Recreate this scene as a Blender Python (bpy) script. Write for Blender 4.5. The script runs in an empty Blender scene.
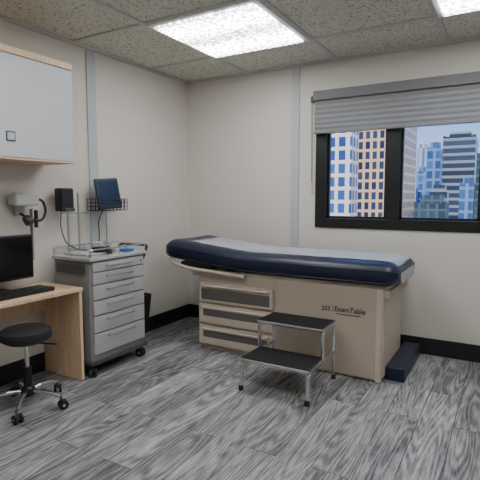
import bpy, bmesh, math, random
from mathutils import Vector, Matrix, Euler
random.seed(4)
S=bpy.context.scene
COL=S.collection

# ---------------------------------------------------------------- materials
def mat(name,col=(.5,.5,.5),rough=.5,metal=0.,emit=None,estr=0.,bump=0.,bscale=60.,var=0.,coat=0.,spec=.5):
    m=bpy.data.materials.new(name); m.use_nodes=True
    nt=m.node_tree; b=nt.nodes['Principled BSDF']
    b.inputs['Base Color'].default_value=(*col,1); b.inputs['Roughness'].default_value=rough
    b.inputs['Metallic'].default_value=metal; b.inputs['Coat Weight'].default_value=coat
    b.inputs['Specular IOR Level'].default_value=spec
    if emit: b.inputs['Emission Color'].default_value=(*emit,1); b.inputs['Emission Strength'].default_value=estr
    tc=nt.nodes.new('ShaderNodeTexCoord'); n=nt.nodes.new('ShaderNodeTexNoise'); n.inputs['Scale'].default_value=bscale; n.inputs['Detail'].default_value=4
    nt.links.new(tc.outputs['Object'],n.inputs['Vector'])
    if bump>0:
        bp=nt.nodes.new('ShaderNodeBump'); bp.inputs['Strength'].default_value=bump; bp.inputs['Distance'].default_value=.002
        nt.links.new(n.outputs['Fac'],bp.inputs['Height']); nt.links.new(bp.outputs['Normal'],b.inputs['Normal'])
    if var>0:
        r=nt.nodes.new('ShaderNodeValToRGB'); r.color_ramp.elements[0].position=.3; r.color_ramp.elements[1].position=.7
        r.color_ramp.elements[0].color=(*[c*(1-var) for c in col],1); r.color_ramp.elements[1].color=(*[min(1,c*(1+var)) for c in col],1)
        nt.links.new(n.outputs['Fac'],r.inputs['Fac']); nt.links.new(r.outputs['Color'],b.inputs['Base Color'])
    return m

M={}
M['wall']=mat('wall_vinyl',(.63,.595,.545),.6,bump=.25,bscale=140,var=.03)
M['strip']=mat('wall_batten',(.44,.46,.48),.45,var=.02)
M['base']=mat('rubber_baseboard',(.008,.008,.010),.5,var=.1)
M['grid']=mat('ceiling_grid',(.52,.52,.50),.5,var=.02)
M['black']=mat('black_plastic',(.008,.008,.010),.4,var=.1)
M['rubber']=mat('black_rubber',(.012,.012,.014),.7,bump=.3,bscale=200)
M['dgray']=mat('dark_gray',(.055,.058,.062),.5,var=.05)
M['chrome']=mat('chrome',(.75,.76,.78),.16,1.,var=.02)
M['steel']=mat('brushed_steel',(.5,.51,.53),.3,1.,var=.04)
M['beige']=mat('beige_enamel',(.47,.395,.315),.42,var=.02,bscale=8)
M['beige2']=mat('beige_enamel_light',(.56,.485,.40),.42,var=.02,bscale=8)
M['dins']=mat('drawer_insert',(.12,.11,.10),.5,var=.05)
M['navy']=mat('navy_vinyl',(.005,.010,.034),.38,bump=.25,bscale=180,var=.06)
M['paper']=mat('exam_paper',(.37,.38,.42),.8,bump=.6,bscale=30,var=.03)
M['cartbody']=mat('cart_side',(.23,.23,.225),.45,var=.03)
M['cartfront']=mat('cart_drawer',(.40,.40,.395),.42,var=.02)
M['white']=mat('white_laminate',(.50,.52,.54),.45,var=.01)
M['frame_w']=mat('troffer_enamel',(.75,.75,.75),.45,var=.01)
M['offwhite']=mat('off_white_plastic',(.45,.46,.45),.45,var=.02)
M['blue']=mat('slate_plastic',(.018,.030,.060),.4,var=.1)
M['bluescreen']=mat('device_screen',(.012,.03,.07),.15,var=.1)
M['brightblue']=mat('blue_plastic',(.03,.16,.5),.4,var=.05)
M['winframe']=mat('window_frame_bronze',(.008,.008,.009),.35,var=.05)
M['screen']=mat('monitor_screen',(.004,.004,.005),.15,var=.05)
M['ink']=mat('label_ink',(.02,.012,.01),.5,var=.05)
M['concrete']=mat('city_ground',(.12,.12,.12),.9,var=.2,bscale=.05)

def wood():
    m=mat('light_maple',(.5,.4,.3),.45); nt=m.node_tree; b=nt.nodes['Principled BSDF']
    tc=nt.nodes.new('ShaderNodeTexCoord'); mp=nt.nodes.new('ShaderNodeMapping'); mp.inputs['Scale'].default_value=(18,18,1.5)
    n=nt.nodes.new('ShaderNodeTexNoise'); n.inputs['Scale'].default_value=2.5; n.inputs['Detail'].default_value=6; n.inputs['Distortion'].default_value=.6
    r=nt.nodes.new('ShaderNodeValToRGB'); r.color_ramp.elements[0].position=.3; r.color_ramp.elements[1].position=.7
    r.color_ramp.elements[0].color=(.60,.41,.25,1); r.color_ramp.elements[1].color=(.76,.56,.37,1)
    L=nt.links.new; L(tc.outputs['Object'],mp.inputs['Vector']); L(mp.outputs['Vector'],n.inputs['Vector']); L(n.outputs['Fac'],r.inputs['Fac']); L(r.outputs['Color'],b.inputs['Base Color'])
    return m
M['wood']=wood()

def floor_mat():
    m=bpy.data.materials.new('gray_wood_planks'); m.use_nodes=True; nt=m.node_tree; N=nt.nodes; L=nt.links.new; b=N['Principled BSDF']
    tc=N.new('ShaderNodeTexCoord'); mp=N.new('ShaderNodeMapping'); mp.inputs['Rotation'].default_value=(0,0,math.radians(90))
    L(tc.outputs['Object'],mp.inputs['Vector'])
    def brick(c1,c2,mo,ms):
        br=N.new('ShaderNodeTexBrick'); br.offset=.37; br.inputs['Scale'].default_value=1
        br.inputs['Brick Width'].default_value=1.2; br.inputs['Row Height'].default_value=.18; br.inputs['Mortar Size'].default_value=ms; br.inputs['Mortar Smooth'].default_value=.1
        br.inputs['Color1'].default_value=c1; br.inputs['Color2'].default_value=c2; br.inputs['Mortar'].default_value=mo
        L(mp.outputs['Vector'],br.inputs['Vector']); return br
    rnd=brick((0,0,0,1),(1,1,1,1),(.5,.5,.5,1),0.0)
    gap=brick((1,1,1,1),(1,1,1,1),(0,0,0,1),.0022)
    off=N.new('ShaderNodeVectorMath'); off.operation='MULTIPLY'; L(rnd.outputs['Color'],off.inputs[0]); off.inputs[1].default_value=(13.7,29.1,7.3)
    add=N.new('ShaderNodeVectorMath'); add.operation='ADD'; L(tc.outputs['Object'],add.inputs[0]); L(off.outputs[0],add.inputs[1])
    m1=N.new('ShaderNodeMapping'); m1.inputs['Scale'].default_value=(6.0,.6,1); L(add.outputs[0],m1.inputs['Vector'])
    n1=N.new('ShaderNodeTexNoise'); n1.inputs['Scale'].default_value=1.2; n1.inputs['Detail'].default_value=1.5; n1.inputs['Roughness'].default_value=.4; L(m1.outputs['Vector'],n1.inputs['Vector'])
    mu=N.new('ShaderNodeMath'); mu.operation='MULTIPLY'; mu.inputs[1].default_value=120; L(n1.outputs['Fac'],mu.inputs[0])
    si=N.new('ShaderNodeMath'); si.operation='SINE'; L(mu.outputs[0],si.inputs[0])
    m2=N.new('ShaderNodeMapping'); m2.inputs['Scale'].default_value=(60,4,1); L(add.outputs[0],m2.inputs['Vector'])
    n2=N.new('ShaderNodeTexNoise'); n2.inputs['Scale'].default_value=2; n2.inputs['Detail'].default_value=6; n2.inputs['Roughness'].default_value=.75; L(m2.outputs['Vector'],n2.inputs['Vector'])
    m3=N.new('ShaderNodeMapping'); m3.inputs['Scale'].default_value=(7,1.2,1); L(add.outputs[0],m3.inputs['Vector'])
    n3=N.new('ShaderNodeTexNoise'); n3.inputs['Scale'].default_value=2; n3.inputs['Detail'].default_value=7; n3.inputs['Roughness'].default_value=.75; L(m3.outputs['Vector'],n3.inputs['Vector'])
    def ma(op,a,bv):
        x=N.new('ShaderNodeMath'); x.operation=op
        for i,v in enumerate((a,bv)):
            if isinstance(v,(int,float)): x.inputs[i].default_value=v
            else: L(v,x.inputs[i])
        return x.outputs[0]
    v=ma('MULTIPLY',si.outputs[0],.07)
    v=ma('ADD',v,ma('MULTIPLY',n2.outputs['Fac'],.65))
    v=ma('ADD',v,ma('MULTIPLY',n3.outputs['Fac'],.65))
    v=ma('ADD',v,ma('MULTIPLY',rnd.outputs['Color'],.12))
    r=N.new('ShaderNodeValToRGB'); e=r.color_ramp.elements
    e[0].position=.50; e[0].color=(.030,.030,.033,1); e[1].position=.94; e[1].color=(.50,.50,.51,1)
    k=e.new(.68); k.color=(.18,.18,.185,1)
    L(v,r.inputs['Fac'])
    mx=N.new('ShaderNodeMix'); mx.data_type='RGBA'; mx.blend_type='MULTIPLY'; mx.inputs['Factor'].default_value=.8
    L(r.outputs['Color'],mx.inputs['A']); L(gap.outputs['Color'],mx.inputs['B']); L(mx.outputs['Result'],b.inputs['Base Color'])
    b.inputs['Roughness'].default_value=.5
    bp=N.new('ShaderNodeBump'); bp.inputs['Strength'].default_value=.25; bp.inputs['Distance'].default_value=.002; L(v,bp.inputs['Height']); L(bp.outputs['Normal'],b.inputs['Normal'])
    return m
M['floor']=floor_mat()

def ceil_mat():
    m=bpy.data.materials.new('acoustic_tile'); m.use_nodes=True; nt=m.node_tree; N=nt.nodes; L=nt.links.new; b=N['Principled BSDF']
    tc=N.new('ShaderNodeTexCoord'); n=N.new('ShaderNodeTexNoise'); n.inputs['Scale'].default_value=60; n.inputs['Detail'].default_value=4; n.inputs['Roughness'].default_value=.7
    L(tc.outputs['Object'],n.inputs['Vector'])
    r=N.new('ShaderNodeValToRGB'); e=r.color_ramp.elements; e[0].position=.36; e[0].color=(.20,.195,.16,1); e[1].position=.47; e[1].color=(.68,.67,.58,1)
    L(n.outputs['Fac'],r.inputs['Fac']); L(r.outputs['Color'],b.inputs['Base Color']); b.inputs['Roughness'].default_value=.9
    return m
M['ceil']=ceil_mat()

def lens_mat():
    m=bpy.data.materials.new('prismatic_lens'); m.use_nodes=True; nt=m.node_tree; N=nt.nodes; L=nt.links.new; b=N['Principled BSDF']
    tc=N.new('ShaderNodeTexCoord'); v=N.new('ShaderNodeTexVoronoi'); v.inputs['Scale'].default_value=42
    L(tc.outputs['Object'],v.inputs['Vector'])
    r=N.new('ShaderNodeMapRange'); r.inputs['From Min'].default_value=.1; r.inputs['From Max'].default_value=.65; r.inputs['To Min'].default_value=36; r.inputs['To Max'].default_value=4.5
    L(v.outputs['Distance'],r.inputs['Value'])
    sx=N.new('ShaderNodeSeparateXYZ'); L(tc.outputs['Object'],sx.inputs[0])
    mu=N.new('ShaderNodeMath'); mu.operation='MULTIPLY'; mu.inputs[1].default_value=math.pi*4/.86; L(sx.outputs['Y'],mu.inputs[0])
    co=N.new('ShaderNodeMath'); co.operation='COSINE'; L(mu.outputs[0],co.inputs[0])
    m2=N.new('ShaderNodeMath'); m2.operation='MULTIPLY_ADD'; m2.inputs[1].default_value=-.42; m2.inputs[2].default_value=.75; L(co.outputs[0],m2.inputs[0])
    m3=N.new('ShaderNodeMath'); m3.operation='MULTIPLY'; L(r.outputs[0],m3.inputs[0]); L(m2.outputs[0],m3.inputs[1])
    b.inputs['Base Color'].default_value=(.7,.7,.7,1); b.inputs['Emission Color'].default_value=(.98,.99,1.0,1)
    L(m3.outputs[0],b.inputs['Emission Strength'])
    return m
M['lens']=lens_mat()

def glass_mat():
    m=bpy.data.materials.new('window_glass'); m.use_nodes=True; nt=m.node_tree; N=nt.nodes; L=nt.links.new
    for n in list(N):
        if n.type!='OUTPUT_MATERIAL': N.remove(n)
    o=[n for n in N][0]; t=N.new('ShaderNodeBsdfTransparent'); g=N.new('ShaderNodeBsdfGlossy'); g.inputs['Roughness'].default_value=.02
    x=N.new('ShaderNodeMixShader'); x.inputs[0].default_value=.015; L(t.outputs[0],x.inputs[1]); L(g.outputs[0],x.inputs[2]); L(x.outputs[0],o.inputs['Surface']); return m
M['glass']=glass_mat()
def shade_mat():
    m=mat('pleated_fabric',(.30,.30,.30),.9,bump=.3,bscale=150); nt=m.node_tree; N=nt.nodes; L=nt.links.new
    b=N['Principled BSDF']; o=[n for n in N if n.type=='OUTPUT_MATERIAL'][0]
    t=N.new('ShaderNodeBsdfTranslucent'); t.inputs['Color'].default_value=(.45,.45,.45,1)
    x=N.new('ShaderNodeMixShader'); x.inputs[0].default_value=.2; L(b.outputs[0],x.inputs[1]); L(t.outputs[0],x.inputs[2]); L(x.outputs[0],o.inputs['Surface']); return m
M['shade']=shade_mat()
M['valance']=mat('valance_fabric',(.17,.17,.175),.8,bump=.3,bscale=150,var=.03)

def facade(name,wall,win,cw,ch,mort,rough=.3):
    m=bpy.data.materials.new(name); m.use_nodes=True; nt=m.node_tree; N=nt.nodes; L=nt.links.new; b=N['Principled BSDF']
    tc=N.new('ShaderNodeTexCoord'); s=N.new('ShaderNodeSeparateXYZ'); L(tc.outputs['Object'],s.inputs[0])
    ad=N.new('ShaderNodeMath'); ad.operation='ADD'; L(s.outputs['X'],ad.inputs[0]); L(s.outputs['Y'],ad.inputs[1])
    c=N.new('ShaderNodeCombineXYZ'); L(ad.outputs[0],c.inputs['X']); L(s.outputs['Z'],c.inputs['Y'])
    br=N.new('ShaderNodeTexBrick'); br.offset=0; br.inputs['Scale'].default_value=1; br.inputs['Brick Width'].default_value=cw; br.inputs['Row Height'].default_value=ch
    br.inputs['Mortar Size'].default_value=mort; br.inputs['Mortar Smooth'].default_value=0
    br.inputs['Color1'].default_value=(*win,1); br.inputs['Color2'].default_value=(*[min(1,w*2.2+.01) for w in win],1); br.inputs['Mortar'].default_value=(*wall,1)
    L(c.outputs[0],br.inputs['Vector']); L(br.outputs['Color'],b.inputs['Base Color'])
    b.inputs['Roughness'].default_value=rough
    return m

# ---------------------------------------------------------------- helpers
def finish(me,name,m,parent,smooth=False):
    if m: me.materials.append(M[m] if isinstance(m,str) else m)
    if smooth:
        for p in me.polygons: p.use_smooth=True
    o=bpy.data.objects.new(name,me); COL.objects.link(o)
    if parent:
        o.parent=parent; o.matrix_parent_inverse=Matrix.Translation(-parent.location)
    return o
def grp(name,loc=(0,0,0)):
    e=bpy.data.objects.new(name,None); e.location=loc; e.empty_display_size=.1; COL.objects.link(e); return e
def bm_box(bm,x0,x1,y0,y1,z0,z1,bev=0,seg=2):
    r=bmesh.ops.create_cube(bm,size=1); vs=r['verts']
    for v in vs:
        v.co=Vector(((x0+x1)/2+v.co.x*(x1-x0),(y0+y1)/2+v.co.y*(y1-y0),(z0+z1)/2+v.co.z*(z1-z0)))
    if bev>0:
        es=list({e for v in vs for e in v.link_edges})
        bmesh.ops.bevel(bm,geom=es,offset=bev,segments=seg,affect='EDGES',profile=.6)
def box(name,x0,x1,y0,y1,z0,z1,m,parent=None,bev=0.,seg=2,xf=None):
    bm=bmesh.new(); bm_box(bm,x0,x1,y0,y1,z0,z1,bev,seg); me=bpy.data.meshes.new(name); bm.to_mesh(me); bm.free()
    if xf: me.transform(xf)
    return finish(me,name,m,parent)
def boxes(name,lst,m,parent=None,bev=0.):
    bm=bmesh.new()
    for b in lst: bm_box(bm,*b,bev)
    me=bpy.data.meshes.new(name); bm.to_mesh(me); bm.free(); return finish(me,name,m,parent)
def lathe(name,prof,c,m,parent=None,seg=32,axis=(0,0,1)):
    bm=bmesh.new(); rings=[]
    q=Vector((0,0,1)).rotation_difference(Vector(axis).normalized())
    for r,z in prof:
        rings.append([bm.verts.new(Vector(c)+q@Vector((r*math.cos(2*math.pi*i/seg),r*math.sin(2*math.pi*i/seg),z))) for i in range(seg)])
    for a,b in zip(rings,rings[1:]):
        for i in range(seg):
            bm.faces.new((a[i],a[(i+1)%seg],b[(i+1)%seg],b[i]))
    bm.faces.new(rings[0][::-1]); bm.faces.new(rings[-1])
    bmesh.ops.recalc_face_normals(bm,faces=bm.faces[:])
    me=bpy.data.meshes.new(name); bm.to_mesh(me); bm.free(); o=finish(me,name,m,parent,True)
    try: me.set_sharp_from_angle(angle=math.radians(40))
    except Exception: pass
    return o
def cyl(name,p0,p1,r,m,parent=None,seg=20,r2=None):
    p0=Vector(p0);p1=Vector(p1); h=(p1-p0).length; r2=r if r2 is None else r2
    return lathe(name,[(r,0),(r2,h)],p0,m,parent,seg,p1-p0)
def tube(name,paths,r,m,parent=None,cyclic=False,fillet=0.,res=3):
    if not isinstance(paths[0][0],(tuple,list,Vector)): paths=[paths]
    cu=bpy.data.curves.new(name,'CURVE'); cu.dimensions='3D'; cu.bevel_depth=r; cu.bevel_resolution=res; cu.use_fill_caps=True
    for pts in paths:
        P=[Vector(p) for p in pts]
        if fillet>0:
            Q=[];n=len(P)
            for i in range(n):
                if not cyclic and i in(0,n-1): Q.append(P[i]); continue
                a=P[i-1];b=P[i];c=P[(i+1)%n]
                f=min(fillet,(a-b).length*.48,(c-b).length*.48)
                s=b+(a-b).normalized()*f; e=b+(c-b).normalized()*f
                for k in range(7):
                    t=k/6; Q.append(s*(1-t)**2+b*2*t*(1-t)+e*t*t)
            P=Q
        sp=cu.splines.new('POLY'); sp.points.add(len(P)-1)
        for i,p in enumerate(P): sp.points[i].co=(*p,1)
        sp.use_cyclic_u=cyclic
    ob=bpy.data.objects.new('tmp',cu); COL.objects.link(ob); bpy.context.view_layer.update()
    me=bpy.data.meshes.new_from_object(ob.evaluated_get(bpy.context.evaluated_depsgraph_get()))
    bpy.data.objects.remove(ob); me.materials.clear(); me.name=name
    return finish(me,name,m,parent,True)
def text(name,s,loc,size,m,parent,rot=(math.pi/2,0,0),ext=.0006,align='LEFT',offset=0.):
    cu=bpy.data.curves.new(name,'FONT'); cu.body=s; cu.size=size; cu.extrude=ext; cu.align_x=align; cu.offset=offset
    ob=bpy.data.objects.new('tmp',cu); COL.objects.link(ob); bpy.context.view_layer.update()
    me=bpy.data.meshes.new_from_object(ob.evaluated_get(bpy.context.evaluated_depsgraph_get())); bpy.data.objects.remove(ob)
    me.transform(Matrix.Translation(loc)@Euler(rot).to_matrix().to_4x4()); me.materials.clear()
    return finish(me,name,m,parent)
def caster(name,x,y,parent,r=.032,h=.09,yaw=0.):
    d=Vector((math.cos(yaw),math.sin(yaw),0)); ax=Vector((-d.y,d.x,0)); c=Vector((x,y,r))+d*.012
    for s in (-1,1):
        a=c+ax*(s*.016); cc=a-ax*.008
        lathe(name+'_wheel',[(r*.55,0),(r*.93,.001),(r,.004),(r,.012),(r*.93,.015),(r*.55,.016)],cc,'rubber',parent,20,ax)
        cyl(name+'_hub',a-ax*.0095,a+ax*.0095,r*.3,'steel',parent,12)
    tube(name+'_fork',[(c.x,c.y,c.z),(c.x,c.y,c.z+r*.9),(x,y,c.z+r*1.1),(x,y,h)],.007,'dgray',parent,fillet=.01)

# ---------------------------------------------------------------- room shell
RX,RY,H=4.4,-4.9,2.44
WX0,WX1,WZ0,WZ1=1.41,2.82,1.0,2.14
box('floor',-.12,RX+.12,RY-.12,.12,-.06,0,'floor')
box('ceiling',-.12,RX+.12,RY-.12,.12,H,H+.06,'ceil')
box('wall_left',-.12,0,RY,0,0,H,'wall')
box('wall_right',RX,RX+.12,RY,0,0,H,'wall')
box('wall_front',-.12,RX+.12,RY-.12,RY,0,H,'wall')
boxes('wall_back',[(-.12,WX0,0,.12,0,H),(WX1,RX+.12,0,.12,0,H),(WX0,WX1,0,.12,0,WZ0),(WX0,WX1,0,.12,WZ1,H)],'wall')
BH=.135
box('baseboard_back',.012,RX-.012,-.012,0,0,BH,'base',bev=.003)
box('baseboard_left',0,.012,RY,0,0,BH,'base',bev=.003)
box('baseboard_right',RX-.012,RX,RY,0,0,BH,'base',bev=.003)
box('baseboard_front',.012,RX-.012,RY,RY+.012,0,BH,'base',bev=.003)
box('trim_1',1.175,1.25,-.012,0,BH,H-.02,'strip',bev=.003)
box('trim_2',0,.012,-1.315,-1.225,BH,H-.02,'strip',bev=.003)
gx=[.72,1.585,2.45,3.315,4.18]; gy=[-.58,-1.44,-2.30,-3.16,-4.02,-4.88]
L=[]
for x in gx: L.append((x-.017,x+.017,RY+.03,-.03,H-.010,H))
for y in gy[:-1]: L.append((.03,RX-.03,y-.017,y+.017,H-.0105,H))
L+=[(0,RX,-.028,0,H-.022,H),(0,.028,RY,0,H-.022,H),(RX-.028,RX,RY,0,H-.022,H),(0,RX,RY,RY+.028,H-.022,H)]
boxes('trim_ceiling_grid',L,'grid')
for i,(x,y) in enumerate([(.72,-1.44),(2.45,-1.44),(.72,-3.16),(2.45,-3.16)]):
    g=grp('ceiling_light' if i==0 else 'ceiling_light.%03d'%i,(x+.43,y+.43,H))
    x0,x1,y0,y1=x+.008,x+.857,y+.008,y+.852
    fw=.040
    boxes('troffer_frame',[(x0,x1,y0,y0+fw,H-.020,H-.001),(x0,x1,y1-fw,y1,H-.020,H-.001),(x0,x0+fw,y0+fw,y1-fw,H-.020,H-.001),(x1-fw,x1,y0+fw,y1-fw,H-.020,H-.001)],'frame_w',g,.004)
    bm=bmesh.new(); bm_box(bm,-.5*(x1-x0)+fw,.5*(x1-x0)-fw,-.5*(y1-y0)+fw,.5*(y1-y0)-fw,-.030,-.002)
    me=bpy.data.meshes.new('lens'); bm.to_mesh(me); bm.free(); o=finish(me,'lens','lens',None); o.parent=g

# ---------------------------------------------------------------- window
w=grp('window_1',((WX0+WX1)/2,0,WZ0))
jw=.10
F=[(WX0,WX0+jw,-.012,.09,WZ0,WZ1),(WX1-jw,WX1,-.012,.09,WZ0,WZ1),(WX0+jw,WX1-jw,-.012,.09,WZ0,WZ0+.085),(WX0+jw,WX1-jw,-.012,.09,WZ1-.08,WZ1),(2.02,2.13,-.004,.085,WZ0+.085,WZ1-.08)]
boxes('frame',F,'winframe',w,.004)
sb=[]
for a,b_ in ((WX0+jw,2.02),(2.13,WX1-jw)):
    sb+=[(a,a+.018,.03,.06,WZ0+.085,WZ1-.08),(b_-.018,b_,.03,.06,WZ0+.085,WZ1-.08),(a,b_,.03,.06,WZ0+.085,WZ0+.103),(a,b_,.03,.06,WZ1-.098,WZ1-.08)]
boxes('sash_beads',sb,'black',w)
box('pane_1',WX0+jw,2.02,.043,.047,WZ0+.085,WZ1-.08,'glass',w); box('pane_2',2.13,WX1-jw,.043,.047,WZ0+.085,WZ1-.08,'glass',w)
s=grp('window_shade',(2.15,-.05,2.15))
sx0,sx1=1.405,2.93
box('headrail',sx0,sx1,-.085,-.013,2.095,2.175,'valance',s,.006)
bm=bmesh.new(); prof=[];z=2.10;k=0
while z>1.84:
    prof.append((-.05-(.011 if k%2 else 0),z)); z-=.021; k+=1
prof.append((-.055,1.84))
vs=[[bm.verts.new((x,y,zz)) for y,zz in prof] for x in (sx0+.008,sx1-.008)]
for i in range(len(prof)-1): bm.faces.new((vs[0][i],vs[1][i],vs[1][i+1],vs[0][i+1]))
me=bpy.data.meshes.new('pleats'); bm.to_mesh(me); bm.free(); finish(me,'pleats','shade',s)
box('bottom_rail',sx0+.004,sx1-.004,-.078,-.035,1.815,1.842,'shade',s,.005)
tube('lift_cord',[[(1.388,-.04,2.15),(1.388,-.03,1.32)],[(1.378,-.04,2.15),(1.380,-.03,1.40)]],.0022,'dgray',s)
lathe('cord_tassel',[(.003,0),(.008,.008),(.007,.03),(.003,.035)],(1.388,-.03,1.29),'offwhite',s,12)
box('cord_clip',1.372,1.402,-.05,0,2.09,2.14,'black',s,.004)

# ---------------------------------------------------------------- city outside
FA=dict(
 tan=facade('facade_tan',(.60,.42,.30),(.010,.022,.05),2.3,3.3,.45),
 tan2=facade('facade_cream',(.64,.58,.53),(.012,.045,.17),2.9,3.6,.5),
 gray=facade('facade_gray',(.20,.23,.28),(.012,.022,.045),60,4.4,.8),
 blue=facade('facade_blue',(.12,.24,.46),(.02,.06,.16),4.2,5,.6),
 pale=facade('facade_pale',(.34,.42,.54),(.08,.14,.25),3.4,60,.8),
 teal=facade('facade_teal',(.05,.10,.14),(.010,.02,.038),3,3.4,.4))
def tower(x0,x1,y0,y1,top,f,setback=True,ant=False):
    g=grp('skyscraper',((x0+x1)/2,(y0+y1)/2,-40))
    box('shaft',x0,x1,y0,y1,-40,top,FA[f],g)
    wx=x1-x0; wy=y1-y0
    if setback: box('crown',x0+wx*.15,x1-wx*.15,y0+wy*.15,y1-wy*.15,top,top+3,FA[f],g)
    boxes('corner_piers',[(x0-.3,x0+.9,y0-.3,y0+.9,-40,top+.5),(x1-.9,x1+.3,y0-.3,y0+.9,-40,top+.5)],FA[f],g)
    if ant: cyl('antenna',((x0+x1)/2,(y0+y1)/2,top),((x0+x1)/2,(y0+y1)/2,top+12),.4,'strip',g)
tower(-62,-31.4,150,198,62,'tan'); tower(-80,-35,120,127,55,'tan2')
tower(-33.5,-16.5,300,330,37,'gray'); tower(-35,-29,250,262,26,'blue',ant=True); tower(-57,-50,350,365,36,'pale')
tower(-27.5,-17.5,176,190,-1,'teal'); tower(-48,-41,300,312,17,'blue'); tower(-10,-1,215,235,19,'teal'); tower(-30,-23,230,240,4,'gray'); tower(-16,-11,215,228,7,'blue')
box('city_ground',-400,400,20,700,-41,-40,'concrete')

# ---------------------------------------------------------------- exam table
T=grp('exam_table',(1.44,-.47,0))
bx0,bx1,by0,by1=.68,2.20,-.79,-.16
box('base_plinth',bx0+.02,bx1-.02,by0+.02,by1,0,.05,'beige',T,.004)
box('base_cabinet',bx0,bx1,by0+.012,by1,.035,.64,'beige',T,.008)
box('base_front_panel',1.41,bx1,by0-.006,by0+.02,.012,.655,'beige',T,.01,3)
box('base_end_panel',bx1-.01,bx1+.012,by0+.04,by1-.02,.02,.60,'beige2',T,.008)
box('base_corner_cap',bx1-.035,bx1+.006,by0-.012,by0+.03,.0,.655,'beige2',T,.01,3)
box('top_pan',.66,bx1+.03,by0+.01,by1+.01,.635,.672,'beige2',T,.012,3)
box('foot_skirt',bx1-.1,bx1+.05,by0+.02,by1,.58,.64,'beige',T,.01)
dz=[(.405,.565),(.225,.385),(.045,.205)]
for i,(a,b_) in enumerate(dz):
    box('drawer_front_%d'%(i+1),.70,1.385,by0-.012,by0+.02,a,b_,'beige2',T,.008)
    if i==0:
        box('drawer_inset_%d'%(i+1),.725,1.36,by0-.015,by0,a+.02,b_-.05,'dins',T,.006)
    else:
        box('drawer_inset_%d'%(i+1),.74,1.345,by0-.015,by0,b_-.10,b_-.04,'dins',T,.012)
    tube('drawer_pull_%d'%(i+1),[(.74,by0-.012,b_-.018),(.75,by0-.034,b_-.022),(1.335,by0-.034,b_-.022),(1.345,by0-.012,b_-.018)],.008,'beige2',T,fillet=.012)
CX0,CX1,CY,CW=.345,2.30,-.49,.355
TH=.182
def cb(x): return .658+max(0,1.12-x)*.105
def dims(x):
    e=.10; q=max(0,(CX0+e-x)/e,(x-(CX1-e))/e); q=min(1,q)
    w=CW*(1-.16*q**2.6); t=TH*(1-.62*q**3)
    w*= 1-.02*math.sin(max(0,min(1,(x-.9)/.9))*math.pi)
    return w,t,cb(x)+TH/2
def topz(x,y):
    w,t,zc=dims(x); a=min(.999,abs(y-CY)/w); c=a**2.5; s_=math.sqrt(1-c*c)
    return zc+t/2*s_**(2/2.6)-.014*max(0,1-(a/.75)**2)
xs=[CX0+.10*(1-math.cos(math.pi/2*i/8)) for i in range(8)]+[CX0+.10+(CX1-CX0-.2)*i/40 for i in range(41)]+[CX1-.10+.10*math.sin(math.pi/2*i/8) for i in range(1,9)]
bm=bmesh.new(); rings=[]; NS=56
for x in xs:
    w_,t,zc=dims(x); R=[]
    for i in range(NS):
        th=2*math.pi*i/NS; c=math.cos(th); s_=math.sin(th)
        y=w_*math.copysign(abs(c)**(2/5),c); z=t/2*math.copysign(abs(s_)**(2/2.6),s_)
        if s_>0: z-=.014*max(0,1-(abs(y)/w_/.75)**2)
        R.append(bm.verts.new((x,CY+y,zc+z)))
    rings.append(R)
for a,b_ in zip(rings,rings[1:]):
    for i in range(NS): bm.faces.new((a[i],a[(i+1)%NS],b_[(i+1)%NS],b_[i]))
bm.faces.new(rings[0][::-1]); bm.faces.new(rings[-1]); bmesh.ops.recalc_face_normals(bm,faces=bm.faces[:])
me=bpy.data.meshes.new('cushion'); bm.to_mesh(me); bm.free(); finish(me,'cushion','navy',T,True)
def seam(dzf,sc):
    P=[]
    for x in xs: 
        w_,t,zc=dims(x); P.append((x,CY-w_*sc,zc+dzf*t))
    Q=[(x,2*CY-y,z) for x,y,z in P][::-1]
    return P+Q
tube('piping_upper',[seam(.18,.992)],.004,'navy',T,cyclic=True)
tube('piping_lower',[seam(-.28,.985)],.004,'navy',T,cyclic=True)
bm=bmesh.new(); ys=[CY-.235+.47*i/16 for i in range(17)]; rows=[]
px=[.56+(CX1-.03-.56)*i/60 for i in range(61)]
for x in px: rows.append([bm.verts.new((x,y,topz(x,y)+.004+.0015*math.sin(x*37+y*11))) for y in ys])
for dx,dz_ in ((.012,-.03),(.022,-.06),(.024,-.10),(.022,-.125)):
    rows.append([bm.verts.new((CX1-.03+dx+.012,y,topz(px[-1],y)+dz_)) for y in ys])
for a,b_ in zip(rows,rows[1:]):
    for i in range(16): bm.faces.new((a[i],a[i+1],b_[i+1],b_[i]))
me=bpy.data.meshes.new('paper_runner'); bm.to_mesh(me); bm.free(); o=finish(me,'paper_runner','paper',T,True)
box('backrest_frame',.48,.80,CY-.27,CY+.27,.655,.72,'dgray',T,.01)
tube('backrest_rail',[(1.15,-.82,.646),(.62,-.835,.678),(.46,-.835,.710),(.41,-.81,.752)],.015,'beige2',T,fillet=.06)
tube('backrest_rail_rear',[(1.15,-.17,.646),(.62,-.15,.678),(.46,-.15,.710),(.41,-.17,.752)],.015,'beige2',T,fillet=.06)
cyl('paper_roll',(.60,CY-.24,.63),(.60,CY+.24,.63),.03,'paper',T)
tf=by0-.0075
text('model_number','253',(1.775,tf,.462),.044,'ink',T,offset=.0009)
box('label_divider',1.858,1.861,tf-.001,tf+.001,.454,.500,'ink',T)
text('label_name','ExamTable',(1.872,tf,.465),.050,'ink',T,offset=.0009)
box('label_rule',1.885,2.06,tf-.0004,tf+.001,.443,.449,'ink',T)

box('floor_cushion',2.215,2.345,-.71,-.06,0,.10,'navy',None,.018,3)

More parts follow.
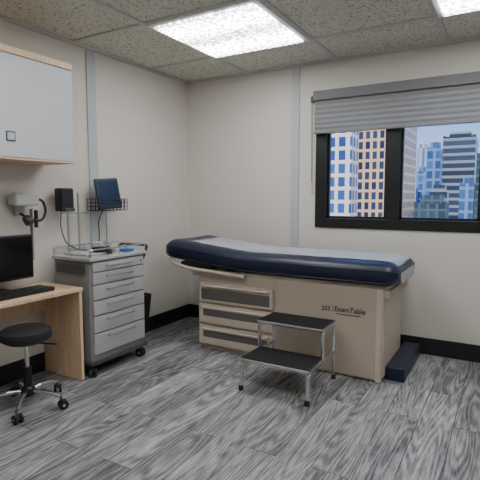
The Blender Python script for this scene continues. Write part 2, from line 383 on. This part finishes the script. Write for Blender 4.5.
# ---------------------------------------------------------------- step stool
G=grp('step_stool',(1.66,-1.1,0))
X0,X1=1.435,1.90
for nm,x in (('left',X0),('right',X1)):
    tube('upper_frame_'+nm,[(x,-.875,.012),(x,-.885,.395),(x,-1.105,.395),(x,-1.10,.20)],.0125,'chrome',G,fillet=.035)
    tube('lower_frame_'+nm,[(x,-1.365,.012),(x,-1.345,.195),(x,-.885,.195)],.0125,'chrome',G,fillet=.035)
    for y in (-.875,-1.365): lathe('foot_tip',[(.014,0),(.017,.004),(.015,.03),(.012,.034)],(x,y,0),'rubber',G,16)
tube('cross_bars',[[(X0,-1.105,.395),(X1,-1.105,.395)],[(X0,-.885,.395),(X1,-.885,.395)],[(X0,-1.32,.195),(X1,-1.32,.195)],[(X0,-1.09,.195),(X1,-1.09,.195)]],.009,'chrome',G)
for nm,y0,y1,z in (('upper',-1.125,-.87,.405),('lower',-1.365,-1.085,.205)):
    box(nm+'_tread_rim',X0-.012,X1+.012,y0,y1,z-.008,z+.011,'chrome',G,.005)
    L=[(X0-.004,X1+.004,y0+.008,y1-.008,z+.006,z+.014)]
    n=14
    for i in range(n):
        yy=y0+.016+(y1-y0-.032)*i/(n-1); L.append((X0+.004,X1-.004,yy-.0035,yy+.0035,z+.013,z+.017))
    boxes(nm+'_tread_mat',L,'rubber',G)

# ---------------------------------------------------------------- medical cart
C=grp('medical_cart',(.25,-1.45,0))
cx0,cx1,cy0,cy1=.075,.435,-1.725,-1.175
box('cart_body',cx0,cx1,cy0,cy1,.095,.825,'cartbody',C,.008)
box('cart_bumper',cx0-.01,cx1+.018,cy0-.012,cy1+.012,.085,.115,'dgray',C,.01)
box('cart_top',cx0-.01,cx1+.025,cy0-.015,cy1+.015,.825,.850,'cartfront',C,.008)
hs=[.075,.09,.11,.11,.125,.155]; z=.815
for i,h in enumerate(hs):
    box('drawer_%d'%(i+1),cx1-.002,cx1+.016,cy0+.02,cy1-.02,z-h+.010,z,'cartfront',C,.005)
    tube('drawer_handle_%d'%(i+1),[(cx1+.014,cy0+.14,z-.028),(cx1+.032,cy0+.145,z-.030),(cx1+.032,cy1-.145,z-.030),(cx1+.014,cy1-.14,z-.028)],.005,'steel',C,fillet=.008)
    z-=h
box('label_holder',cx1+.016,cx1+.018,-1.56,-1.40,.775,.800,'white',C)
lathe('lock',[(.010,0),(.010,.004),(.006,.006)],(cx1+.016,-1.23,.785),'chrome',C,16,(1,0,0))
box('side_pocket',.12,.40,cy0-.022,cy0,.735,.805,'dgray',C,.006)
for x,y,a in ((cx0+.04,cy0+.05,.4),(cx0+.04,cy1-.05,1.2),(cx1-.02,cy0+.03,-.7),(cx1-.03,cy1-.04,.2)):
    caster('caster',x,y,C,.036,.1,a)
rz=.905
tube('top_rail',[(cx0,cy0,rz),(cx1+.012,cy0,rz),(cx1+.012,cy1,rz),(cx0,cy1,rz)],.0055,'chrome',C,cyclic=True,fillet=.03)
tube('rail_posts',[[(x,y,.85),(x,y,rz)] for x in (cx0,.25,cx1+.012) for y in (cy0,cy1)]+[[(x,-1.445,.85),(x,-1.445,rz)] for x in (cx0,cx1+.012)],.004,'chrome',C)
tube('push_handle',[(cx0+.05,cy1+.01,.84),(cx0+.05,cy1+.07,.885),(cx1-.02,cy1+.07,.885),(cx1-.02,cy1+.01,.78)],.011,'black',C,fillet=.03)
tube('uprights',[[(.085,-1.60,.85),(.085,-1.60,1.20)],[(.085,-1.50,.85),(.085,-1.50,1.30)],[(.085,-1.22,.85),(.085,-1.22,1.25)]],.007,'steel',C)
tube('crossbar',[(.085,-1.66,1.15),(.085,-1.14,1.15)],.006,'steel',C)
box('dispenser_box',.05,.13,-1.685,-1.575,1.165,1.335,'black',C,.012)
box('dispenser_lip',.10,.15,-1.675,-1.585,1.165,1.19,'dgray',C,.005)
bx=(.095,.215); by=(-1.42,-1.115); P=[]
for z in (1.165,1.195,1.225,1.255): P.append([(bx[0],by[0],z),(bx[1],by[0],z),(bx[1],by[1],z),(bx[0],by[1],z),(bx[0],by[0],z)])
for i in range(9):
    y=by[0]+(by[1]-by[0])*i/8; P.append([(bx[0],y,1.255),(bx[0],y,1.165),(bx[1],y,1.165),(bx[1],y,1.255)])
for i in range(1,4):
    x=bx[0]+(bx[1]-bx[0])*i/4; P.append([(x,by[0],1.255),(x,by[0],1.165),(x,by[1],1.165),(x,by[1],1.255)])
tube('wire_basket',P,.0028,'black',C,res=1)
XF=Matrix.Translation((.155,-1.24,1.175))@Euler((math.radians(4),math.radians(-10),math.radians(-14))).to_matrix().to_4x4()
box('device_body',-.018,.018,-.10,.10,0,.245,'blue',C,.008,3,XF)
box('device_screen',.0175,.020,-.086,.086,.035,.225,'bluescreen',C,.001,1,XF)
tube('device_cable',[(.14,-1.30,1.18),(.12,-1.34,1.08),(.12,-1.33,.98),(.16,-1.38,.90),(.22,-1.42,.87)],.0035,'black',C,fillet=.04)
box('supply_tray',.12,.36,-1.68,-1.53,.851,.868,'offwhite',C,.006)
P=[]
for k in range(70):
    a=k*.28; r=.05+.012*math.sin(k*.23); P.append((.33+r*math.cos(a)*.9,-1.50+r*math.sin(a)*1.3,.862+.0006*k))
tube('stethoscope_tube',P,.008,'black',C)
lathe('stethoscope_chestpiece',[(.018,0),(.022,.004),(.022,.010),(.012,.014),(.008,.022)],(.30,-1.40,.851),'chrome',C,20)
tube('stethoscope_binaural',[[(.36,-1.47,.89),(.30,-1.45,.93),(.24,-1.50,.935)],[(.36,-1.47,.89),(.31,-1.42,.93),(.25,-1.40,.935)]],.004,'chrome',C,fillet=.02)
box('swab_box',.20,.31,-1.345,-1.25,.851,.885,'offwhite',C,.004)
box('tape_box',.33,.40,-1.33,-1.245,.851,.873,'brightblue',C,.004)
lathe('cup',[(.024,0),(.028,.06),(.026,.06),(.023,.004)],(.17,-1.42,.851),'offwhite',C,20)
tube('loose_cable',[(.09,-1.66,1.17),(.11,-1.69,1.05),(.13,-1.66,.93),(.20,-1.62,.89),(.28,-1.58,.88)],.004,'black',C,fillet=.05)
bm=bmesh.new()
def ring(z,x0,x1,y0,y1): return [bm.verts.new(p) for p in ((x0,y0,z),(x1,y0,z),(x1,y1,z),(x0,y1,z))]
a=ring(.20,.20,.38,cy1+.02,cy1+.10); b_=ring(.48,.18,.40,cy1+.012,cy1+.125); c=ring(.48,.19,.39,cy1+.022,cy1+.115); d=ring(.22,.21,.37,cy1+.03,cy1+.09)
for p,q in ((a,b_),(b_,c),(c,d)):
    for i in range(4): bm.faces.new((p[i],p[(i+1)%4],q[(i+1)%4],q[i]))
bm.faces.new(a[::-1]); bm.faces.new(d)
me=bpy.data.meshes.new('waste_bin'); bm.to_mesh(me); bm.free(); finish(me,'waste_bin','black',C)
box('bin_hanger',.27,.31,cy1-.002,cy1+.02,.42,.47,'dgray',C,.002)

# ---------------------------------------------------------------- desk
D=grp('desk',(.2,-2.5,0)); dt=.655
box('desk_top',.014,.415,-3.3,-1.765,dt-.028,dt,'wood',D,.004)
box('end_panel',.014,.405,-1.79,-1.765,0,dt-.028,'wood',D,.003)
box('end_panel_far',.014,.405,-3.3,-3.275,0,dt-.028,'wood',D,.003)
box('back_rail',.014,.032,-3.275,-1.79,dt-.2,dt-.028,'wood',D)
Mo=grp('computer_monitor',(.16,-2.2,dt))
box('monitor_shell',.105,.135,-2.46,-1.935,.725,1.02,'black',Mo,.008)
box('screen',.1345,.137,-2.448,-1.947,.742,1.008,'screen',Mo)
box('monitor_neck',.085,.11,-2.235,-2.17,dt+.01,.85,'black',Mo,.005)
box('monitor_foot',.04,.19,-2.31,-2.10,dt,dt+.012,'black',Mo,.005)
K=grp('keyboard',(.28,-2.17,dt))
box('keyboard_body',.205,.345,-2.40,-1.935,dt,dt+.026,'black',K,.005)
L=[]
for r in range(5):
    for c in range(16):
        y=-2.385+c*.0272; x=.213+r*.0255; L.append((x,x+.021,y,y+.023,dt+.025,dt+.031))
boxes('keys',L,'black',K,.002)

# ---------------------------------------------------------------- stool
O=Vector((.44,-2.225,0)); St=grp('rolling_stool',O)
lathe('seat',[(.06,.415),(.130,.418),(.145,.43),(.148,.455),(.143,.475),(.122,.487),(.05,.491)],O,'rubber',St,48)
lathe('seat_plate',[(.10,.403),(.11,.405),(.11,.417)],O,'dgray',St)
cyl('gas_lift',O+Vector((0,0,.20)),O+Vector((0,0,.405)),.013,'chrome',St)
cyl('column',O+Vector((0,0,.085)),O+Vector((0,0,.25)),.024,'black',St)
lathe('hub',[(.035,.07),(.042,.08),(.040,.115),(.028,.13)],O,'black',St)
tube('height_lever',[O+Vector((0,0,.395)),O+Vector((.08,.06,.39)),O+Vector((.15,.10,.385))],.005,'black',St)
for i in range(5):
    a=math.radians(72*i+20); d=Vector((math.cos(a),math.sin(a),0))
    tube('leg_%d'%(i+1),[O+d*.03+Vector((0,0,.10)),O+d*.12+Vector((0,0,.105)),O+d*.215+Vector((0,0,.078))],.012,'chrome',St,fillet=.05)
    caster('caster_%d'%(i+1),*(O+d*.215).xy,St,.028,.078,a+.8)

# ---------------------------------------------------------------- wall cabinet
W=grp('wall_cabinet',(.16,-2.6,1.5))
cz0,cz1=1.495,2.155
boxes('carcass',[(0.001,.315,-3.3,-1.728,cz0,cz0+.02),(0.001,.315,-3.3,-1.728,cz1-.022,cz1),(.001,.315,-1.748,-1.728,cz0+.02,cz1-.022),(.001,.315,-3.3,-3.28,cz0+.02,cz1-.022),(.001,.012,-3.28,-1.748,cz0+.02,cz1-.022)],'wood',W,.002)
for y0,y1 in ((-2.265,-1.734),(-2.80,-2.27),(-3.295,-2.805)):
    box('cabinet_door',.316,.334,y0,y1,cz0+.014,cz1-.045,'white',W,.003)
box('cabinet_top_fascia',.31,.334,-3.3,-1.728,cz1-.04,cz1,'wood',W,.002)
box('cabinet_bottom_fascia',.31,.330,-3.3,-1.728,cz0,cz0+.012,'wood',W,.002)
box('door_pull_rim',.333,.338,-2.225,-2.165,1.60,1.66,'dgray',W,.002)
box('door_pull_plate',.336,.341,-2.217,-2.173,1.608,1.652,'strip',W,.002)

# ---------------------------------------------------------------- wall lamp / diagnostic set
Z=grp('wall_exam_light',(.05,-1.95,1.2))
box('wall_plate',0,.03,-1.98,-1.91,1.14,1.30,'offwhite',Z,.006)
box('housing',.03,.13,-2.04,-1.865,1.21,1.29,'offwhite',Z,.018,3)
lathe('lamp_collar',[(.02,0),(.028,.01),(.032,.05),(.026,.06)],(.13,-1.98,1.14),'black',Z,20,(.3,0.1,-.4))
tube('gooseneck',[(.08,-1.88,1.26),(.10,-1.82,1.25),(.11,-1.80,1.17),(.11,-1.84,1.10),(.10,-1.93,1.12),(.11,-2.0,1.16)],.009,'black',Z,fillet=.05)
P=[]
for k in range(300):
    a=k*.6; z=1.19-k*.0012; P.append((.06+.010*math.cos(a),-1.885+.010*math.sin(a),z))
tube('coiled_cord',P,.0028,'black',Z,res=1)
cyl('handle',(.09,-1.87,1.06),(.09,-1.87,1.18),.013,'black',Z)

# ---------------------------------------------------------------- light
wd=bpy.data.worlds.new('sky'); S.world=wd; wd.use_nodes=True; nt=wd.node_tree; N=nt.nodes
bg=N['Background']; tc=N.new('ShaderNodeTexCoord'); sx=N.new('ShaderNodeSeparateXYZ'); r=N.new('ShaderNodeValToRGB')
nt.links.new(tc.outputs['Generated'],sx.inputs[0]); nt.links.new(sx.outputs['Z'],r.inputs['Fac']); nt.links.new(r.outputs['Color'],bg.inputs['Color'])
e=r.color_ramp.elements; e[0].position=0; e[0].color=(.60,.74,.92,1); e[1].position=.16; e[1].color=(.20,.42,.88,1)
bg.inputs['Strength'].default_value=1.7
sl=bpy.data.lights.new('sun','SUN'); sl.energy=6.0; sl.angle=.01; sl.color=(1,.90,.80)
so=bpy.data.objects.new('sun',sl); COL.objects.link(so); so.rotation_euler=Vector((-.35,.8,-.45)).to_track_quat('-Z','Y').to_euler()

# ---------------------------------------------------------------- camera
cam=bpy.data.cameras.new('camera'); cam.sensor_width=36; cam.lens=462/480*36; cam.clip_end=2000
co=bpy.data.objects.new('camera',cam); COL.objects.link(co); co.location=(2.918,-3.916,1.27)
co.rotation_euler=(math.radians(90-5.32),0,math.radians(30.3)); S.camera=co
